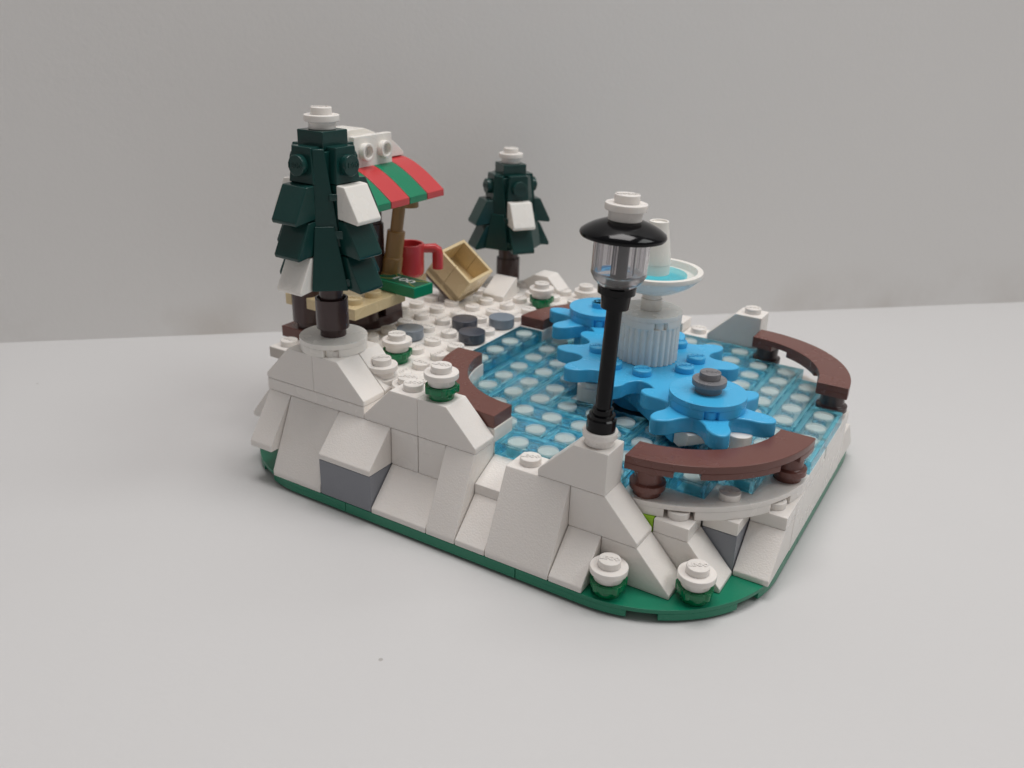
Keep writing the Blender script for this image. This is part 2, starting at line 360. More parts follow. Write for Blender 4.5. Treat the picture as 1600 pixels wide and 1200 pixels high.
# -- corner rocks
brick(12, 13, 2, 4, 1.2, 2.0, 'lime')
brick(12.4, 13, 2.6, 3.4, .4, 1.2, 'white')
brick(13, 14, 2, 3, 1.6, 2.0, 'white', ((13.5, 2.5, 0.2),), 'plate')
side_slope(14, 15, 13, 2, 3, .4, 1.6, lip=.13)
brick(14, 15, 3, 4.4, 1.6, 2.0, 'white', name='plate')
o = brick(14, 15, 3, 4.4, .4, 1.6, 'grey'); o['label'] = 'blue-grey smooth brick tucked between the corner slopes'
face_slope(15, 16, 3, .4, 1.6, 1, 1, .17)
brick(15, 16, 4, 6, 1.6, 2.0, 'white', ((15.5, 4.5, 0.3),), 'plate')
# -- rectangular side wall under the rink edge
mb = MB(); mb.box(15, 16, 5.0, 11.0, .4, 2.0); rp(mb, 'wall_brick', 'white')
mb = MB(); mb.box(15, 15.995, 10.3, 11.2, 1.98, 2.41); rp(mb, 'plate', 'white')
# -- back side (mirror of the front)
for a, b2, z0, z1, kind in ((0, 3, .4, 2.8, 0), (3, 5, .4, 2.8, 0), (5, 7, .4, 1.6, 0), (7, 9, .4, 2.8, 0), (9, 11, .4, 2.8, 0), (11, 12, .4, 1.6, 0)):
    face_slope(a, b2, 16, z0, z1, 1, 1, .17, inward=-1)
mb = MB(); mb.prismy([(12 - G, 2.8), (10, 2.8), (10, 3.0), (11, 4.0), (12 - G, 4.0)], 14 + G, 15 - G); mb.stud(11.5, 14.5, 4.0, .3); rp(mb, 'slope_brick', 'slope')
side_slope(12, 13, 11, 14, 15, 1.6, 2.8, lip=.13); side_slope(13, 14, 12, 14, 15, .4, 1.6, lip=.13)
side_slope(14, 15, 13, 13, 14, .4, 1.6, lip=.13)
face_slope(15, 16, 13, .4, 1.6, 1, 1, .17, inward=-1)
brick(9, 11, 14, 15, 2.6, 2.8, 'white', ((9.5, 14.5, .2),), 'plate')
brick(5, 9, 14, 15, 2.8, 3.2, 'white', ((5.5, 14.5, .1), (6.5, 14.5, .9), (7.5, 14.5, .9)), 'plate')
# -- left side
mb = MB(); mb.prismy([(-.85, 1.6), (-.85, 1.75), (.0, 2.8), (1, 2.8), (1, 1.6)], 1.05, 3.0); rp(mb, 'slope_brick', 'slope')
mb = MB(); mb.prismy([(-2, .4), (-2, .6), (-1, 2.8), (0, 2.8), (0, .4)], 4, 12); rp(mb, 'slope_brick', 'slope')
mb = MB(); mb.box(-2, -.2, 3 + G, 12, 2.8, 3.2 - .01); rp(mb, 'plate', 'white')
# -- inner body
mb = MB(); mb.box(0.3, 4, 1.6, 14, .4, 2.79); mb.box(4, 12, 2, 8, .4, 1.4); mb.box(4, 15, 8, 14, .4, 1.4); mb.box(12, 15, 4.4, 8, .4, 1.4)
rp(mb, 'core_bricks', 'white', 0)
# -- snow plates with studs (top at 3.2)
stones = {(2.5, 8.5), (3.5, 7.5), (3.5, 9.5), (1.5, 6.5)}
taken = {(2.5, 4.5), (3.5, 2.5), (3.5, 12.5), (4.5, 2.5), (4.5, 14.5)}
def under_stall(x, y): return x < 0 and 4 < y < 8.2
def on_bench(x, y):
    for cx, cy, sy in ((8, 6, -1), (8, 10, 1)):
        if x <= cx and (y - cy) * sy >= 0:
            d = math.hypot(x - cx, y - cy)
            if d < 4.45: return True
    return False
def snow_plate(x0, x1, y0, y1):
    mb = MB(); mb.box(x0 + G, x1 - G, y0 + G, y1 - G, 2.8, 3.2)
    x = x0 + .5
    while x < x1:
        y = y0 + .5
        while y < y1:
            if (x, y) not in stones and (x, y) not in taken and not under_stall(x, y) and not on_bench(x, y) and not (1 < x < 4 and 11.9 < y < 13.2 and x < 2) and not (x < 1.2 and 13.5 < y < 15.2):
                mb.stud(x, y, 3.2, random.choice((0, PI / 2, PI, -PI / 2)))
            y += 1
        x += 1
    return rp(mb, 'snow_plate', 'white')
snow_plate(-2, 0, 3, 9); snow_plate(-1, 0, 9, 15)
snow_plate(0, 2, 3, 9); snow_plate(2, 4, 3, 7); snow_plate(2, 4, 7, 9); snow_plate(0, 4, 9, 13); snow_plate(0, 5, 13, 15)
mb = MB(); mb.box(4 + G, 5, 3 - .05, 3.6, 2.8, 3.2 - .006); rp(mb, 'snow_plate', 'white')
# white curved kerbs carrying the two low benches
for cy_, a0, a1 in ((6, 180, 270), (10, 90, 180)):
    mb = MB(); mb.arc(8, cy_, 3.0, 4.0, a0, a1, 2.4, 3.2, 28); rp(mb, 'curved_kerb', 'white')
    mb = MB()   # snow fill outside the kerb
    for k in range(12):
        pass
# far fill between kerb and straight snow plates
def corner_fill(cx, cy, sx, sy, z0, z1, r=4.01):
    mb = MB(); pts = [(cx + sx * r * math.cos(math.radians(a)), cy + sy * r * math.sin(math.radians(a))) for a in range(0, 91, 6)]
    mb.prismz(pts + [(cx + sx * 4.01, cy + sy * 4.01)], z0, z1); return mb
mb = corner_fill(8, 6, -1, -1, 2.8, 3.19)
for q_ in ((4.5, 3.5), (4.5, 2.5)):
    if q_ not in taken: mb.stud(q_[0], q_[1], 3.19, PI / 2)
rp(mb, 'snow_plate', 'white', .02)
mb = corner_fill(8, 10, -1, 1, 2.8, 3.19); mb.stud(4.5, 12.5, 3.19, .0); mb.stud(4.5, 13.5, 3.19, .0); mb.stud(5.5, 13.5, 3.19, .0); rp(mb, 'snow_plate', 'white', .02)
# -- rounded plate carrying the rink (top at 2.4)
NW = ((17.4, 29), (61, 72.6))
mb = MB(); rounded_corner(mb, 12, 6, 4, 1, -1, 8.2, 7.9, 2.0, 2.4, NW); mb.stud(14.5, 3.5, 2.4, .3); rp(mb, 'rink_floor_plate', 'white', .012)
mb = MB(); rounded_corner(mb, 12, 10, 4, 1, 1, 8.2, 8.1, 2.0, 2.4, NW); rp(mb, 'rink_floor_plate', 'white', .012)
mb = MB(); mb.box(4.1, 8.2 - G, 2.05, 14, 2.0, 2.4); rp(mb, 'rink_floor_plate', 'white')
mb = MB(); mb.box(8.0, 9, 2.0, 3, 1.95, 2.39); rp(mb, 'rink_floor_plate', 'white')
# -- ice tiles over studs
tiles = []
HOLE = (8, 12, 6, 10)
def T(x0, x1, y0, y1, z=2.8): tiles.append((x0, x1, y0, y1, z))
T(4, 5, 6, 10, 3.2)
T(5, 6, 4.9, 8); T(5, 6, 8, 11); T(6, 7, 4.0, 7); T(6, 7, 7, 9); T(6, 7, 9, 12); T(7, 8, 5, 8); T(7, 8, 8, 12)
T(7, 11, 4, 5); T(8, 11, 5, 6); T(11, 12, 4, 8); T(7.05, 9, 3, 4); T(9, 12, 3, 4); T(8, 12, 2, 3)
T(8, 9, 9, 12); T(9, 13, 10, 11); T(9, 11, 11, 12); T(11, 13, 11, 12); T(6.4, 10, 12, 13); T(10, 13, 12, 13); T(8, 12, 13, 14)
T(12, 13, 3, 6); T(12, 13, 6, 10); T(13, 14, 3, 5); T(13, 14, 5, 9); T(13, 14, 9, 13); T(14, 15, 4, 8); T(14, 15, 8, 12); T(15, 16, 6, 10); T(8, 9, 6, 7.0) if False else None
def ice_tile(x0, x1, y0, y1, z):
    """hollow clear tile: outer shell, inner shell and rim; thick edges carry the deeper tint"""
    g = .012; wl = .15; x0 += g; x1 -= g; y0 += g; y1 -= g; t = z - .4; tp = z - .13
    mb = MB()
    c = .02
    ou = [(x0, y0), (x1, y0), (x1, y1), (x0, y1)]; iu = [(x0 + wl, y0 + wl), (x1 - wl, y0 + wl), (x1 - wl, y1 - wl), (x0 + wl, y1 - wl)]
    tu = [(x0 + c, y0 + c), (x1 - c, y0 + c), (x1 - c, y1 - c), (x0 + c, y1 - c)]
    vs = [(a, b_, t + .01) for a, b_ in ou] + [(a, b_, z - c) for a, b_ in ou] + [(a, b_, t + .01) for a, b_ in iu] + [(a, b_, tp) for a, b_ in iu] + [(a, b_, z) for a, b_ in tu]
    fs = [(16, 17, 18, 19), (12, 15, 14, 13)]
    for i in range(4):
        j = (i + 1) % 4; fs += [(i, j, j + 4, i + 4), (8 + j, 8 + i, 12 + i, 12 + j), (j, i, 8 + i, 8 + j), (i + 4, j + 4, 16 + j, 16 + i)]
    mb.add(vs, fs)
    along_x = (x1 - x0) > (y1 - y0); L = round(max(x1 - x0, y1 - y0))
    for k in range(1, L):
        if along_x: px, py = x0 + (x1 - x0) * k / L, (y0 + y1) / 2
        else: px, py = (x0 + x1) / 2, y0 + (y1 - y0) * k / L
        mb.lathe([(.11, tp - .004), (.11, t + .05), (.215, t + .05), (.215, tp - .004), (.11, tp - .004)], px, py, 24)
    o = rp(mb, 'ice_tile', 'ice', 0)
    me = o.data; me.materials.append(MT['icethick']); me.materials.append(MT['iceunder'])
    oz = RO[2]
    for p in me.polygons:
        cz = p.center.z / S + oz
        if abs(p.normal.z) > .9 and abs(cz - z) < .01: p.material_index = 0
        elif abs(p.normal.z) > .9 and abs(cz - tp) < .01: p.material_index = 2
        else: p.material_index = 1
    return o
for t_ in tiles: ice_tile(*t_)
# studs and support under the tiles
sm = MB()
for t_ in tiles:
    x0, x1, y0, y1, z = t_
    x = math.floor(x0) + .5
    while x < x1:
        y = math.floor(y0) + .5
        while y < y1:
            if x > x0 + .2 and y > y0 + .2: sm.stud(x, y, z - .4, 0, .31, .30, logo=False)
            y += 1
        x += 1
rp(sm, 'rink_studs', 'white', .015)
tiles_low = ice_tile(4, 5, 6, 10, 2.8)
# thin black sheets painting the shade in the gap around the turning mechanism
mb = MB(); mb.box(8.25, 9.1, 6.1, 7.1, 2.395, 2.402); mb.box(9.3, 11.0, 6.05, 7.5, 2.395, 2.402); rp(mb, 'gap_shade_sheet', 'black', 0)

# ================================================================== TURNTABLE WITH GEARS AND FOUNTAIN
def gear_outline(n, r_in, r_out, wtip, phase, seg=10):
    """rounded teeth with concave valleys"""
    pts = []; N = n * 36; p = .55
    for k in range(N):
        a = 2 * PI * k / N; u = ((a - phase) * n / (2 * PI)) % 1.0; d = min(u, 1 - u)
        d = d * .25 / wtip if d < wtip else .25 + (d - wtip) * .25 / (.5 - wtip)
        c = math.cos(2 * PI * d); e = .5 + .5 * math.copysign(abs(c) ** (.8 if c > 0 else p), c)
        r = r_in + (r_out - r_in) * e
        pts.append((r * math.cos(a), r * math.sin(a)))
    return pts
tt = thing('gear_turntable', 'azure blue turntable of one big and two small cog plates over the ice', 'toy gears', (10, 8, 2.85))
def tp(mb, name, mat, bev=.03, parent=None): return mb.build(name, mat, parent or tt, bev, (10, 8, 2.85))
UA = math.atan2(-2.53, 2.96)
mb = MB(); mb.X = Matrix.Translation((10, 8, 0)) @ Matrix.Rotation(UA, 4, 'Z'); mb.box(-3.85, 3.85, -.97, .97, 2.86, 3.58); tp(mb, 'carrier_arm', 'azure')
mb = MB(); mb.X = Matrix.Translation((10, 8, 0)); mb.prismz(gear_outline(10, 2.12, 2.95, .235, math.radians(18)), 3.52, 3.98); big = None
mb2 = mb
for a, b_ in ((.5, 1.5), (1.5, .5), (-.5, 1.5), (-1.5, .5), (.5, -1.5), (1.5, -.5), (-.5, -1.5), (-1.5, -.5), (1.5, 1.5), (-1.5, -1.5)):
    if abs(a) == 1.5 and abs(b_) == 1.5: continue
    mb2.stud(a, b_, 3.98, .6)
tp(mb2, 'large_cog', 'azure', .05)
for sgn in (1, -1):
    cx, cy_ = 10 + sgn * 2.96, 8 - sgn * 2.53
    mb = MB(); mb.X = Matrix.Translation((cx, cy_, 0)); mb.prismz(gear_outline(6, 1.05, 2.0, .215, math.radians(2)), 3.5, 3.99); g_ = tp(mb, 'small_cog', 'azure', .06)
    mb = MB(); disc(mb, cx, cy_, 1.1, 3.99, 4.41, (-1.12, .45, 2.02, 3.59), .17, .2, .2); tp(mb, 'round_plate', 'azure', .012)
    if sgn == 1:
        mb = MB(); mb.lathe([(0, 4.39), (.38, 4.39), (.38, 4.62), (.49, 4.62), (.49, 4.79), (.3, 4.79), (.3, 5.0), (0, 5.0)], cx, cy_, 32)
        mb.stud(cx, cy_, 4.79, .4); tp(mb, 'centre_knob', 'metal', .02)
        mb = MB(); mb.X = Matrix.Translation((10, 8, 0)) @ Matrix.Rotation(UA, 4, 'Z')
        mb.prismy([(3.9, 3.5), (4.72, 3.5), (4.55, 3.1), (4.2, 2.9), (3.9, 2.9)], -.95, -.15); tp(mb, 'skate_block', 'white', .03)
        mb = MB(); mb.cyl(14.1, 5.15, 3.1, 3.55, .36); tp(mb, 'skate_block', 'white', .03)
    else:
        mb = MB(); mb.cyl(cx, cy_, 4.38, 4.6, .3); mb.stud(cx, cy_, 4.4, .4); tp(mb, 'centre_stud', 'azure', .02)
mb = MB(); mb.lathe([(0, 2.4), (.5, 2.4), (.5, 3.1), (.42, 3.12), (.42, 3.3), (.28, 3.3), (.28, 3.0), (0, 3.0)], 8.75, 6.75, 32); tp(mb, 'support_post', 'cream', .02)
mb = MB(); mb.cyl(10, 8, 2.41, 2.9, 1.0); tp(mb, 'hub', 'azure', .02)

ft = thing('fountain', 'white toy fountain with fluted drum and a dish of aqua water on the big cog', 'fountain', (10, 8, 3.98))
def fp(mb, name, mat, bev=.02, parent=None): return mb.build(name, mat, parent or ft, bev, (10, 8, 3.98))
mb = MB(); pts = []; NF = 28
for k in range(NF * 6):
    a = 2 * PI * k / (NF * 6); r = .92 + .06 * abs(math.cos(NF * a / 2)) ** .7; pts.append((10 + r * math.cos(a), 8 + r * math.sin(a)))
mb.prismz(pts, 3.99, 5.2); fp(mb, 'fluted_drum', 'cream', 0)
mb = MB(); disc(mb, 10, 8, 1.0, 5.2, 5.6, (-.8, .77, 2.34, 3.91)); fp(mb, 'drum_cap', 'cream', .012)
mb = MB(); mb.cyl(10, 8, 5.6, 5.98, .33); mb.cyl(10, 8, 5.98, 6.3, .31); fp(mb, 'stem', 'cream')
dish = MB(); dish.lathe([(0, 6.12), (.32, 6.12), (.8, 6.28), (1.2, 6.5), (1.47, 6.74), (1.5, 6.8), (1.5, 6.92), (1.33, 6.92), (1.25, 6.72), (.9, 6.52), (.5, 6.4), (0, 6.38)], 10, 8, 56)
dish = fp(dish, 'dish', 'cream', .015)
mb = MB(); mb.cyl(10, 8, 6.62, 6.78, 1.02, seg=48); fp(mb, 'water_disc', 'pool', .02, None)
mb = MB(); mb.cyl(10, 8, 6.78, 7.1, .46); mb.lathe([(0, 7.1), (.47, 7.1), (.44, 7.4), (.33, 8.12), (.3, 8.24), (.3, 8.42), (.24, 8.42), (.24, 8.36), (0, 8.36)], 10, 8, 32); fp(mb, 'cone_spout', 'cream', .015)

# ================================================================== BENCHES
BG = 'curved brown benches round the rink'
b = thing('curved_bench', 'brown curved bench on a white kerb, beside the left front bush', 'bench', (8, 6, 3.2), group=BG)
mb = MB(); mb.arc(8, 6, 3.02, 4.0, 181, 269.5, 3.2, 3.6, 28); mb.build('seat', 'rbrown', b, .03, (8, 6, 3.2))
b = thing('curved_bench', 'brown curved bench half hidden behind the rear cog', 'bench', (8, 10, 3.2), group=BG)
mb = MB(); mb.arc(8, 10, 3.02, 4.0, 90.5, 179, 3.2, 3.6, 28); mb.build('seat', 'rbrown', b, .03, (8, 10, 3.2))
def legged_bench(cy_, a0, a1, legs, label):
    b = thing('curved_bench', label, 'bench', (12, cy_, 2.4), group=BG); O = (12, cy_, 2.4)
    mb = MB(); mb.arc(12, cy_, 3.02, 4.0, a0, a1, 3.38, 3.6, 32)
    # deeper underside blocks with gaps between
    am = (a0 + a1) / 2; A_ = min(a0, a1)
    for p0, p1 in ((a0, a0 + 19), (a0 + 29, a1 - 26), (a1 - 14, a1)): mb.arc(12, cy_, 3.02, 4.0, p0, p1, 3.2, 3.385, 10)
    mb.build('seat', 'rbrown', b, .02, O)
    for lx, ly in legs:
        mb = MB(); mb.lathe([(0, 2.4), (.38, 2.4), (.38, 2.58), (.49, 2.6), (.49, 2.78), (.41, 2.8), (.38, 2.82), (.38, 3.0), (.40, 3.19), (0, 3.19)], lx, ly, 32); mb.build('leg', 'dbrown' if cy_ > 8 else 'rbrown', b, .012, O)
    return b
legged_bench(6, -89.5, -1, ((12.55, 2.5), (15.5, 5.5)), 'brown curved bench on short round legs, nearest the front, beside the lamp post')
legged_bench(10, 1, 89.5, ((15.5, 10.55), (12.5, 13.5)), 'brown curved bench on short round legs at the far right edge of the rink')

# ================================================================== LAMP POST (leans slightly)
lean = Matrix.Rotation(math.radians(2.1), 3, Vector((-.68, .73, 0)))
lp = thing('lamp_post', 'black toy lamp post with clear lantern and snow cap on the front rock step', 'street lamp', (11.5, 1.5, 4.0), rot=lean.to_euler())
LO = (11.5, 1.5, 4.0)
def lpp(mb, name, mat, bev=.02): return mb.build(name, mat, lp, bev, LO)
mb = MB(); mb.lathe([(0, 4.0), (.38, 4.0), (.38, 4.2), (.46, 4.22), (.46, 4.4), (0, 4.4)], 11.5, 1.5, 32); lpp(mb, 'base_ring', 'white')
mb = MB(); mb.lathe([(0, 4.4), (.38, 4.4), (.385, 4.72), (.34, 4.76), (.34, 4.84), (.27, 4.86), (.27, 5.0), (.21, 5.02), (.195, 7.5), (.2, 7.62), (.34, 7.66), (.37, 8.0), (.46, 8.04), (.47, 8.2), (.2, 8.22), (.2, 9.3), (0, 9.3)], 11.5, 1.5, 40); lpp(mb, 'pole', 'black', 0)
mb = MB(); mb.lathe([(.22, 8.23), (.44, 8.23), (.60, 8.38), (.67, 8.52), (.67, 9.39), (.60, 9.39), (.60, 8.58), (.52, 8.44), (.40, 8.36), (.22, 8.36)], 11.5, 1.5, 40)
for k in range(8):
    a = k * PI / 4 + .2; mb.box(0, 0, 0, 0, 0, 0) if False else mb.cyl(11.5 + .53 * math.cos(a), 1.5 + .53 * math.sin(a), 8.62, 9.35, .05, seg=6)
lpp(mb, 'lantern_glass', 'glass', .012)
mb = MB(); mb.lathe([(0, 9.36), (.9, 9.38), (1.0, 9.40), (1.03, 9.46), (1.01, 9.52), (.9, 9.60), (.74, 9.69), (.54, 9.77), (.36, 9.82), (0, 9.86)], 11.5, 1.5, 56); lpp(mb, 'lamp_hat', 'black', 0)
mb = MB(); mb.lathe([(0, 9.78), (.4, 9.78), (.4, 10.02), (.5, 10.03), (.5, 10.2), (0, 10.2)], 11.5, 1.5, 32); mb.stud(11.5, 1.5, 10.2, .6); lpp(mb, 'snow_cap', 'white')

# ================================================================== SHRUBS AND SNOW PILES
SG = 'green bushes capped with snow'
def shrub(x, y, z, label, rz=0.0, green=True):
    t = thing('snowy_bush', label, 'bush', (x, y, z), rz, SG)
    mb = MB(); mb.lathe([(0, .0), (.37, .0), (.38, .2), (.47, .22), (.47, .40), (0, .40)], 0, 0, 36)
    for k in range(5): a = k * 2 * PI / 5 + .3; mb.cyl(.42 * math.cos(a), .42 * math.sin(a), .2, .42, .1, seg=10)
    mb.build('leaf_ring', 'leaf', t, .02)
    mb = MB(); mb.lathe([(0, .41), (.385, .41), (.385, .6), (.50, .62), (.50, .8), (0, .8)], 0, 0, 36); mb.stud(0, 0, .8, .0)
    mb.build('snow_cap', 'white', t, .025)
    return t
shrub(12.5, .5, .4, 'green bush with snow cap at the front foot of the lamp rocks', .3)
shrub(14.5, 1.5, .4, 'green bush with snow cap at the rounded corner of the base, rightmost bush', .5)
shrub(6.5, 1.5, 4.0, 'green bush with snow cap on the ridge beside the left front bench', .2)
shrub(2.5, 4.5, 3.2, 'green bush with snow cap among the studs behind the snow pile near the tall tree', .6)
shrub(3.5, 12.5, 3.2, 'green bush with snow cap at the back near the short tree', .4)
t = thing('snow_pile', 'two stacked round white plates beside the slope under the tall tree', 'snow pile', (3.5, 2.5, 3.2))
for k in range(2):
    mb = MB(); z = .4 * k; mb.lathe([(0, z), (.385, z), (.385, z + .2), (.49, z + .22), (.49, z + .395), (0, z + .395)], 0, 0, 36)
    if k: mb.stud(0, 0, .8, .7)
    mb.build('round_plate', 'white', t, .02)
for (x, y), lab in (((4.5, 2.5), 'single round white plate behind the stud of the front ridge'), ((4.5, 14.5), 'single round white plate at the back edge right of the rear bush')):
    mb = MB(); mb.lathe([(0, 0), (.385, 0), (.385, .2), (.49, .22), (.49, .4), (0, .4)], 0, 0, 36); mb.stud(0, 0, .4, .4)
    o = mb.build('snow_lump', 'white', None, .02); o.location = v3(x, y, 3.2); o['label'] = lab; o['category'] = 'snow lump'
# stepping stones
for (x, y), mt, lab in (((2.5, 8.5), 'dgrey', 'dark grey round tile in the snow, the one nearer the stall crate'), ((3.5, 7.5), 'dgrey', 'dark grey round tile nearest the ice'),
                        ((3.5, 9.5), 'lgrey', 'light grey round tile beside the rear bench'), ((1.5, 6.5), 'lgrey', 'light grey round tile in front of the stall counter')):
    mb = MB(); mb.lathe([(0, 0), (.44, 0), (.44, .05), (.485, .05), (.485, .4), (0, .4)], 0, 0, 40)
    o = mb.build('stepping_stone', mt, None, .03); o.location = v3(x, y, 3.2 + .004); o['label'] = lab; o['category'] = 'stepping stone'; o['group'] = 'round grey stepping stones in the snow'

# ================================================================== PINE TREES
_disc = disc
def pine(x, y, z, n, trunk_h, rz, label, whites, disc):
    t = thing('pine_tree', label, 'tree', (x, y, z), rz, 'dark green brick-built pine trees')
    if disc:
        mb = MB(); _disc(mb, 0, 0, 1.04, 0, .4, (-PI / 4 - .12, PI / 4, 3 * PI / 4, -3 * PI / 4), .19, .2, .18); mb.build('snow_disc', 'cream', t, .012)
    b0 = .4 if disc else 0
    mb = MB(); mb.lathe([(0, b0), (.40, b0), (.40, b0 + .22), (.5, b0 + .25), (.5, b0 + 1.2), (.43, b0 + 1.2), (.43, b0 + 1.12), (.36 if disc else .425, b0 + 1.12), (.36 if disc else .425, b0 + trunk_h + .3), (0, b0 + trunk_h + .3)], 0, 0, 36); mb.build('trunk', 'dbrown', t, .012)
    zb = b0 + trunk_h; H = n + 1.0; zt = zb + H
    mb = MB(); mb.box(-.62, .62, -.62, .62, zb + .15, zt - .12)
    mb.box(-.5, .5, -.5, .5, zt - .1, zt + .4)
    mb.build('crown_core', 'dgreen', t, .03)
    for s_ in range(4):     # sides: 0 = -y, 1 = +x, 2 = +y, 3 = -x
        Rm = Matrix.Rotation(s_ * PI / 2, 4, 'Z')
        # upper panel with the sideways stud
        mb = MB(); mb.X = Rm
        z1 = zt; z0 = zt - 1.0
        mb.add([(-.37, -.86, z1), (.37, -.86, z1), (.37, -.4, z1), (-.37, -.4, z1), (-.48, -.93, z0), (.48, -.93, z0), (.48, -.4, z0), (-.48, -.4, z0)],
               [(0, 1, 2, 3), (4, 7, 6, 5), (0, 4, 5, 1), (1, 5, 6, 2), (2, 6, 7, 3), (3, 7, 4, 0)])
        mb.X = Rm @ Matrix.Translation((0, -.90, (z0 + z1) / 2)) @ Matrix.Rotation(PI / 2, 4, 'X'); mb.stud(0, 0, 0, 0)
        mb.X = Rm; mb.box(-.46, .46, -.9, -.5, zb + .12, z0 - .01)
        mb.build('branch_panel', 'dgreen', t, .03)
        for k in range(n):
            z1 = zt - 1.0 - k; z0 = z1 - 1.0
            mb = MB(); mb.X = Rm; w_ = .485
            mb.prismx([(-.9, z0 + .04), (-1.66, z0 - .06), (-1.69, z0 + .05), (-1.2, z1 - .03), (-.9, z1 - .01)], -w_, w_)
            o = mb.build('bough', 'cream' if (s_, k) in whites else 'dgreen', t, .035)
            if (s_, k) in whites: o['label'] = 'snow-white bough'
        # slanting corner branch, turned 45 degrees
        mb = MB(); mb.X = Rm @ Matrix.Rotation(PI / 4, 4, 'Z')
        def plank(za, zb_, wa0, wa1, wb0, wb1, ya, yb, d):
            mb.add([(wb0, yb, zb_), (wb1, yb, zb_), (wb1, yb + d, zb_), (wb0, yb + d, zb_), (wa0, ya, za), (wa1, ya, za), (wa1, ya + d, za), (wa0, ya + d, za)],
                   [(0, 1, 2, 3), (4, 7, 6, 5), (0, 4, 5, 1), (1, 5, 6, 2), (2, 6, 7, 3), (3, 7, 4, 0)])
        zm_ = zb + H * .40
        plank(zb + .02, zm_ + .25, -.53, .50, -.36, .20, -1.32, -1.08, .4)
        plank(zm_ - .35, zt - .04, -.36, .36, -.30, .02, -1.04, -.88, .3)
        mb.box(.30, .60, -1.24, -1.0, zb + .12, zb + .34)
        mb.box(.18, .50, -1.1, -.9, zm_ - .12, zm_ + .12)
        if n > 2: mb.box(.08, .40, -1.0, -.86, zm_ + .95, zm_ + 1.15)
        mb.build('corner_branch', 'dgreen', t, .03)
    mb = MB(); zc = zt + .4; mb.lathe([(0, zc), (.385, zc), (.385, zc + .2), (.5, zc + .22), (.5, zc + .4), (0, zc + .4)], 0, 0, 36); mb.stud(0, 0, zc + .4, .7); mb.build('snow_cap', 'white', t, .025)
    return t
pine(2.02, 2.0, 4.4, 3, 1.76, math.radians(-2), 'tall dark green toy pine with three rows of boughs on the front left hill', {(0, 2), (1, 0), (3, 0)}, True)
pine(.75, 14.35, 3.2, 2, 1.8, math.radians(-36), 'short dark green toy pine with two rows of boughs at the back', {(1, 0)}, False)
# rocks round the short tree
mb = MB(); mb.prismx([(12.0, 3.2), (12.0, 3.42), (12.95, 4.0), (13.1, 4.0), (13.1, 3.2)], .98, 2.0); rp(mb, 'slope_brick', 'slope')
mb = MB(); mb.prismy([(3.35, 3.2), (3.35, 3.3), (2.75, 3.88), (2.1, 3.88), (1.25, 3.3), (1.25, 3.2)], 14.3, 15.2); rp(mb, 'slope_brick', 'slope')

# ================================================================== MARKET STALL
st = thing('market_stall', 'toy market stall with striped red and green awning and tan counter', 'market stall', (-.5, 6.5, 3.2))
SO = (-.5, 6.5, 3.2)
def sp(mb, name, mat, bev=.025, parent=None): return mb.build(name, mat, parent or st, bev, SO)
mb = MB(); mb.box(-.98, -.0, 6.98, 7.95, 3.6, 4.4); mb.lathe([(0, 3.2), (1.0, 3.2), (1.0, 3.6), (0, 3.6)], -1, 6.95, 40); mb.box(-1.0, 0, 6.95, 7.98, 3.2, 3.6)
mb.cyl(-.6, 6.2, 3.6, 4.4, .7); sp(mb, 'plinth', 'dbrown')
mb = MB(); mb.box(-2.2, 1.0, 4.15, 6.9, 4.4, 4.8); mb.box(-2.2, .3, 6.9, 9.1, 4.4, 4.8)
mb.stud(.5, 4.7, 4.8, .3); mb.stud(.5, 5.7, 4.8, .3); mb.stud(-.5, 4.7, 4.8, .3); sp(mb, 'counter', 'tan')
# front post: stepped tan post, slightly leaning
a0, a1 = Vector((-.05, 7.35, 4.8)), Vector((.35, 7.55, 8.05))
def on(k): return tuple(a0.lerp(a1, k))
mb = MB(); mb.tube([on(0), on(.12), on(.13), on(.30), on(.31), on(.60), on(.61), on(.90), on(.91), on(1)], [.42, .42, .36, .36, .33, .33, .23, .23, .3, .3], 24); sp(mb, 'front_post', 'gold', .012)
mb = MB(); mb.cyl(.72, 7.62, 7.66, 7.98, .3, seg=20); sp(mb, 'front_post_clip', 'gold', .02)
mb = MB(); mb.cyl(-.6, 7.1, 4.8, 7.0, .4, seg=28); mb.cyl(-.55, 7.1, 7.0, 8.1, .3, seg=28); sp(mb, 'rear_post', 'dbrown', .02)
mb = MB(); mb.lathe([(0, 3.6), (.36, 3.6), (.36, 3.8), (.5, 3.85), (.5, 5.4), (0, 5.4)], -1.55, 4.5, 32); sp(mb, 'rear_leg', 'dbrown', .015)
mb = MB(); mb.box(-2.35, -1.2, 4.0, 4.9, 3.2, 3.6); sp(mb, 'rear_foot', 'rbrown', .025)
# awning: curved stripes
aw = MB(); aw.box(-.5, 1.2, 4.75, 8.65, 7.95, 7.985); aw = sp(aw, 'awning', 'tan', 0)
prof = [(1.42, 7.99), (1.42, 8.22)]
for k in range(1, 13):
    t_ = k / 12; ang = math.radians(8 + t_ * 74)
    prof.append((1.42 - 2.1 * t_, 8.22 + 1.02 * math.sin(t_ * PI / 2 * .98)))
prof += [(-.9, 9.25), (-.9, 7.99)]
for k, c in enumerate(('green', 'red', 'green', 'red')):
    mb = MB(); mb.prismy(prof, 4.72 + k + .012, 5.72 + k - .012); sp(mb, 'awning_stripe', c, .02, None)['label'] = c + ' awning stripe'
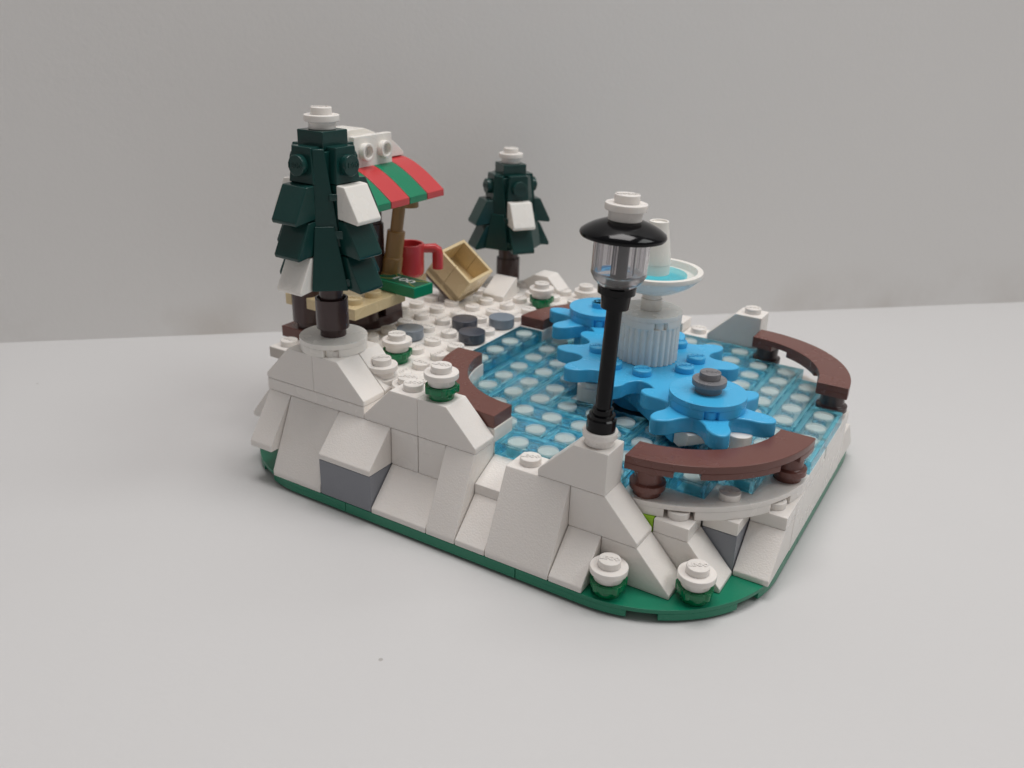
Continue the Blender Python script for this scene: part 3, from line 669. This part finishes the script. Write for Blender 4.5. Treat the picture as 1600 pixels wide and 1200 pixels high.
# roof snow
mb = MB(); pr = [(4.9, 9.25), (4.9, 9.35)]
for k in range(0, 11): t_ = k / 10; pr.append((4.95 + 1.4 * t_ - 0, 9.45 + .85 * math.sin(t_ * PI / 2)))
pr += [(7.0, 10.3), (7.6, 10.1), (7.6, 9.25)]
mb.prismx(pr, -1.75, -.75)
pr = [(8.68, 9.25), (8.68, 9.35)]
for k in range(0, 11): t_ = k / 10; pr.append((8.66 - 1.4 * t_, 9.38 + .72 * math.sin(t_ * PI / 2)))
pr += [(6.2, 10.05), (6.2, 9.25)]
mb.prismx(pr[::-1], -1.3, -.36); sp(mb, 'roof_snow', 'cream')
mb = MB(); mb.box(-.36, -.12, 5.74, 7.72, 9.12, 10.16)
mb.X = Matrix.Translation((-.13, 0, 0)) @ Matrix.Rotation(PI / 2, 4, 'Y')
for yy in (6.25, 7.22):
    mb.lathe([(.17, 0), (.3, 0), (.3, .22), (.2, .22), (.2, .02), (.17, .02)], -9.64, yy, 28)
sp(mb, 'roof_bracket', 'cream', .02)

# banknote tile
bn = thing('banknote', 'green printed banknote tile reading 100, lying over the counter edge', 'banknote', (.97, 6.82, 4.805), math.radians(-6))
mb = MB(); mb.box(-1.05, 1.0, -.49, .49, 0, .4); mb.build('note_tile', 'green', bn, .03)
mb = MB(); mb.box(-.93, .9, -.39, .39, .398, .404); mb.build('print_panel', 'blackg', bn, 0)
mb = MB(); mb.X = Matrix.Translation((-.0, 0, .409)) @ Matrix.Rotation(math.radians(0), 4, 'Z'); mb.add([(a * 1.15, b_ * .8, e) for a, b_, e in T100[0]], T100[1], True); mb.build('number_print', 'silver', bn, 0)
mb = MB()
for sx in (-1, 1):
    for sy in (-1, 1):
        pts = [(sx * (.88 - .5 * u), sy * (.34 - .20 * u * u * 1.2), .406) for u in [i / 8 for i in range(9)]]
        mb.tube(pts, .02, 6)
mb.build('border_print', 'olive', bn, 0)

# red mug
mg = thing('mug', 'red toy mug standing on the stall counter', 'mug', (-.12, 8.55, 4.8), 0)
mb = MB(); mb.lathe([(0, 0), (.50, 0), (.58, .12), (.59, 1.24), (.50, 1.24), (.49, .2), (0, .18)], 0, 0, 40); mb.build('cup', 'red', mg, .03)
mb = MB(); d = Vector((.78, .62, 0)); mb.tube([tuple(d * .40 + Vector((0, 0, 1.02))), tuple(d * .75 + Vector((0, 0, 1.04))), tuple(d * .98 + Vector((0, 0, 1.04))), tuple(d * 1.08 + Vector((0, 0, .96))), tuple(d * 1.1 + Vector((0, 0, .84))), tuple(d * 1.1 + Vector((0, 0, .25)))], [.16, .17, .19, .20, .21, .21], 18); mb.build('handle', 'red', mg, .02)

# tan crate leaning on the stall
E1 = Vector((-.7808, -.0391, .6236)).normalized(); E2 = Vector((.6242, -.0926, .7758)); E2 = (E2 - E1 * E2.dot(E1)).normalized(); EB = E1.cross(E2)
if EB.y < 0: EB = -EB
cr = thing('open_crate', 'tan open crate tipped on its edge between the stall and the short tree', 'crate', (.62, 10.505, 3.25))
Mx = Matrix((E1, EB, E2)).transposed().to_4x4()
def cp(mb, name, mat, bev=.02): return mb.build(name, mat, cr, bev)
LA, LB, LC, th = 1.78, 1.6, 1.35, .13
mb = MB(); mb.X = Mx; mb.box(0, LA, 0, LB, 0, .42); cp(mb, 'crate_floor', 'tan')
mb = MB(); mb.X = Mx; mb.box(0, LA / 2 - .006, 0, th, th, LC); cp(mb, 'crate_side', 'tan')
mb = MB(); mb.X = Mx; mb.box(LA / 2 + .006, LA, 0, th, th, LC); cp(mb, 'crate_side', 'tan')
mb = MB(); mb.X = Mx; mb.box(0, LA / 2 - .006, LB - th, LB, th, LC); cp(mb, 'crate_side', 'tan')
mb = MB(); mb.X = Mx; mb.box(LA / 2 + .006, LA, LB - th, LB, th, LC); cp(mb, 'crate_side', 'tan')
mb = MB(); mb.X = Mx; mb.box(0, th, th, LB - th, th, LC); cp(mb, 'crate_end', 'tan')
mb = MB(); mb.X = Mx; mb.box(LA - th, LA, th, LB - th, th, LC); cp(mb, 'crate_end', 'tan')
mb = MB(); mb.X = Mx; mb.box(th, LA * .55, th, th + .32, .42, LC * .66); mb.box(LA / 2 - .05, LA / 2 + .05, th, th + .05, th, LC - .02); cp(mb, 'crate_ledge', 'tan')
mb = MB(); mb.X = Mx; mb.box(.0, LA, .04, LB - .04, -.16, -.01); cp(mb, 'crate_base', 'dbrown')
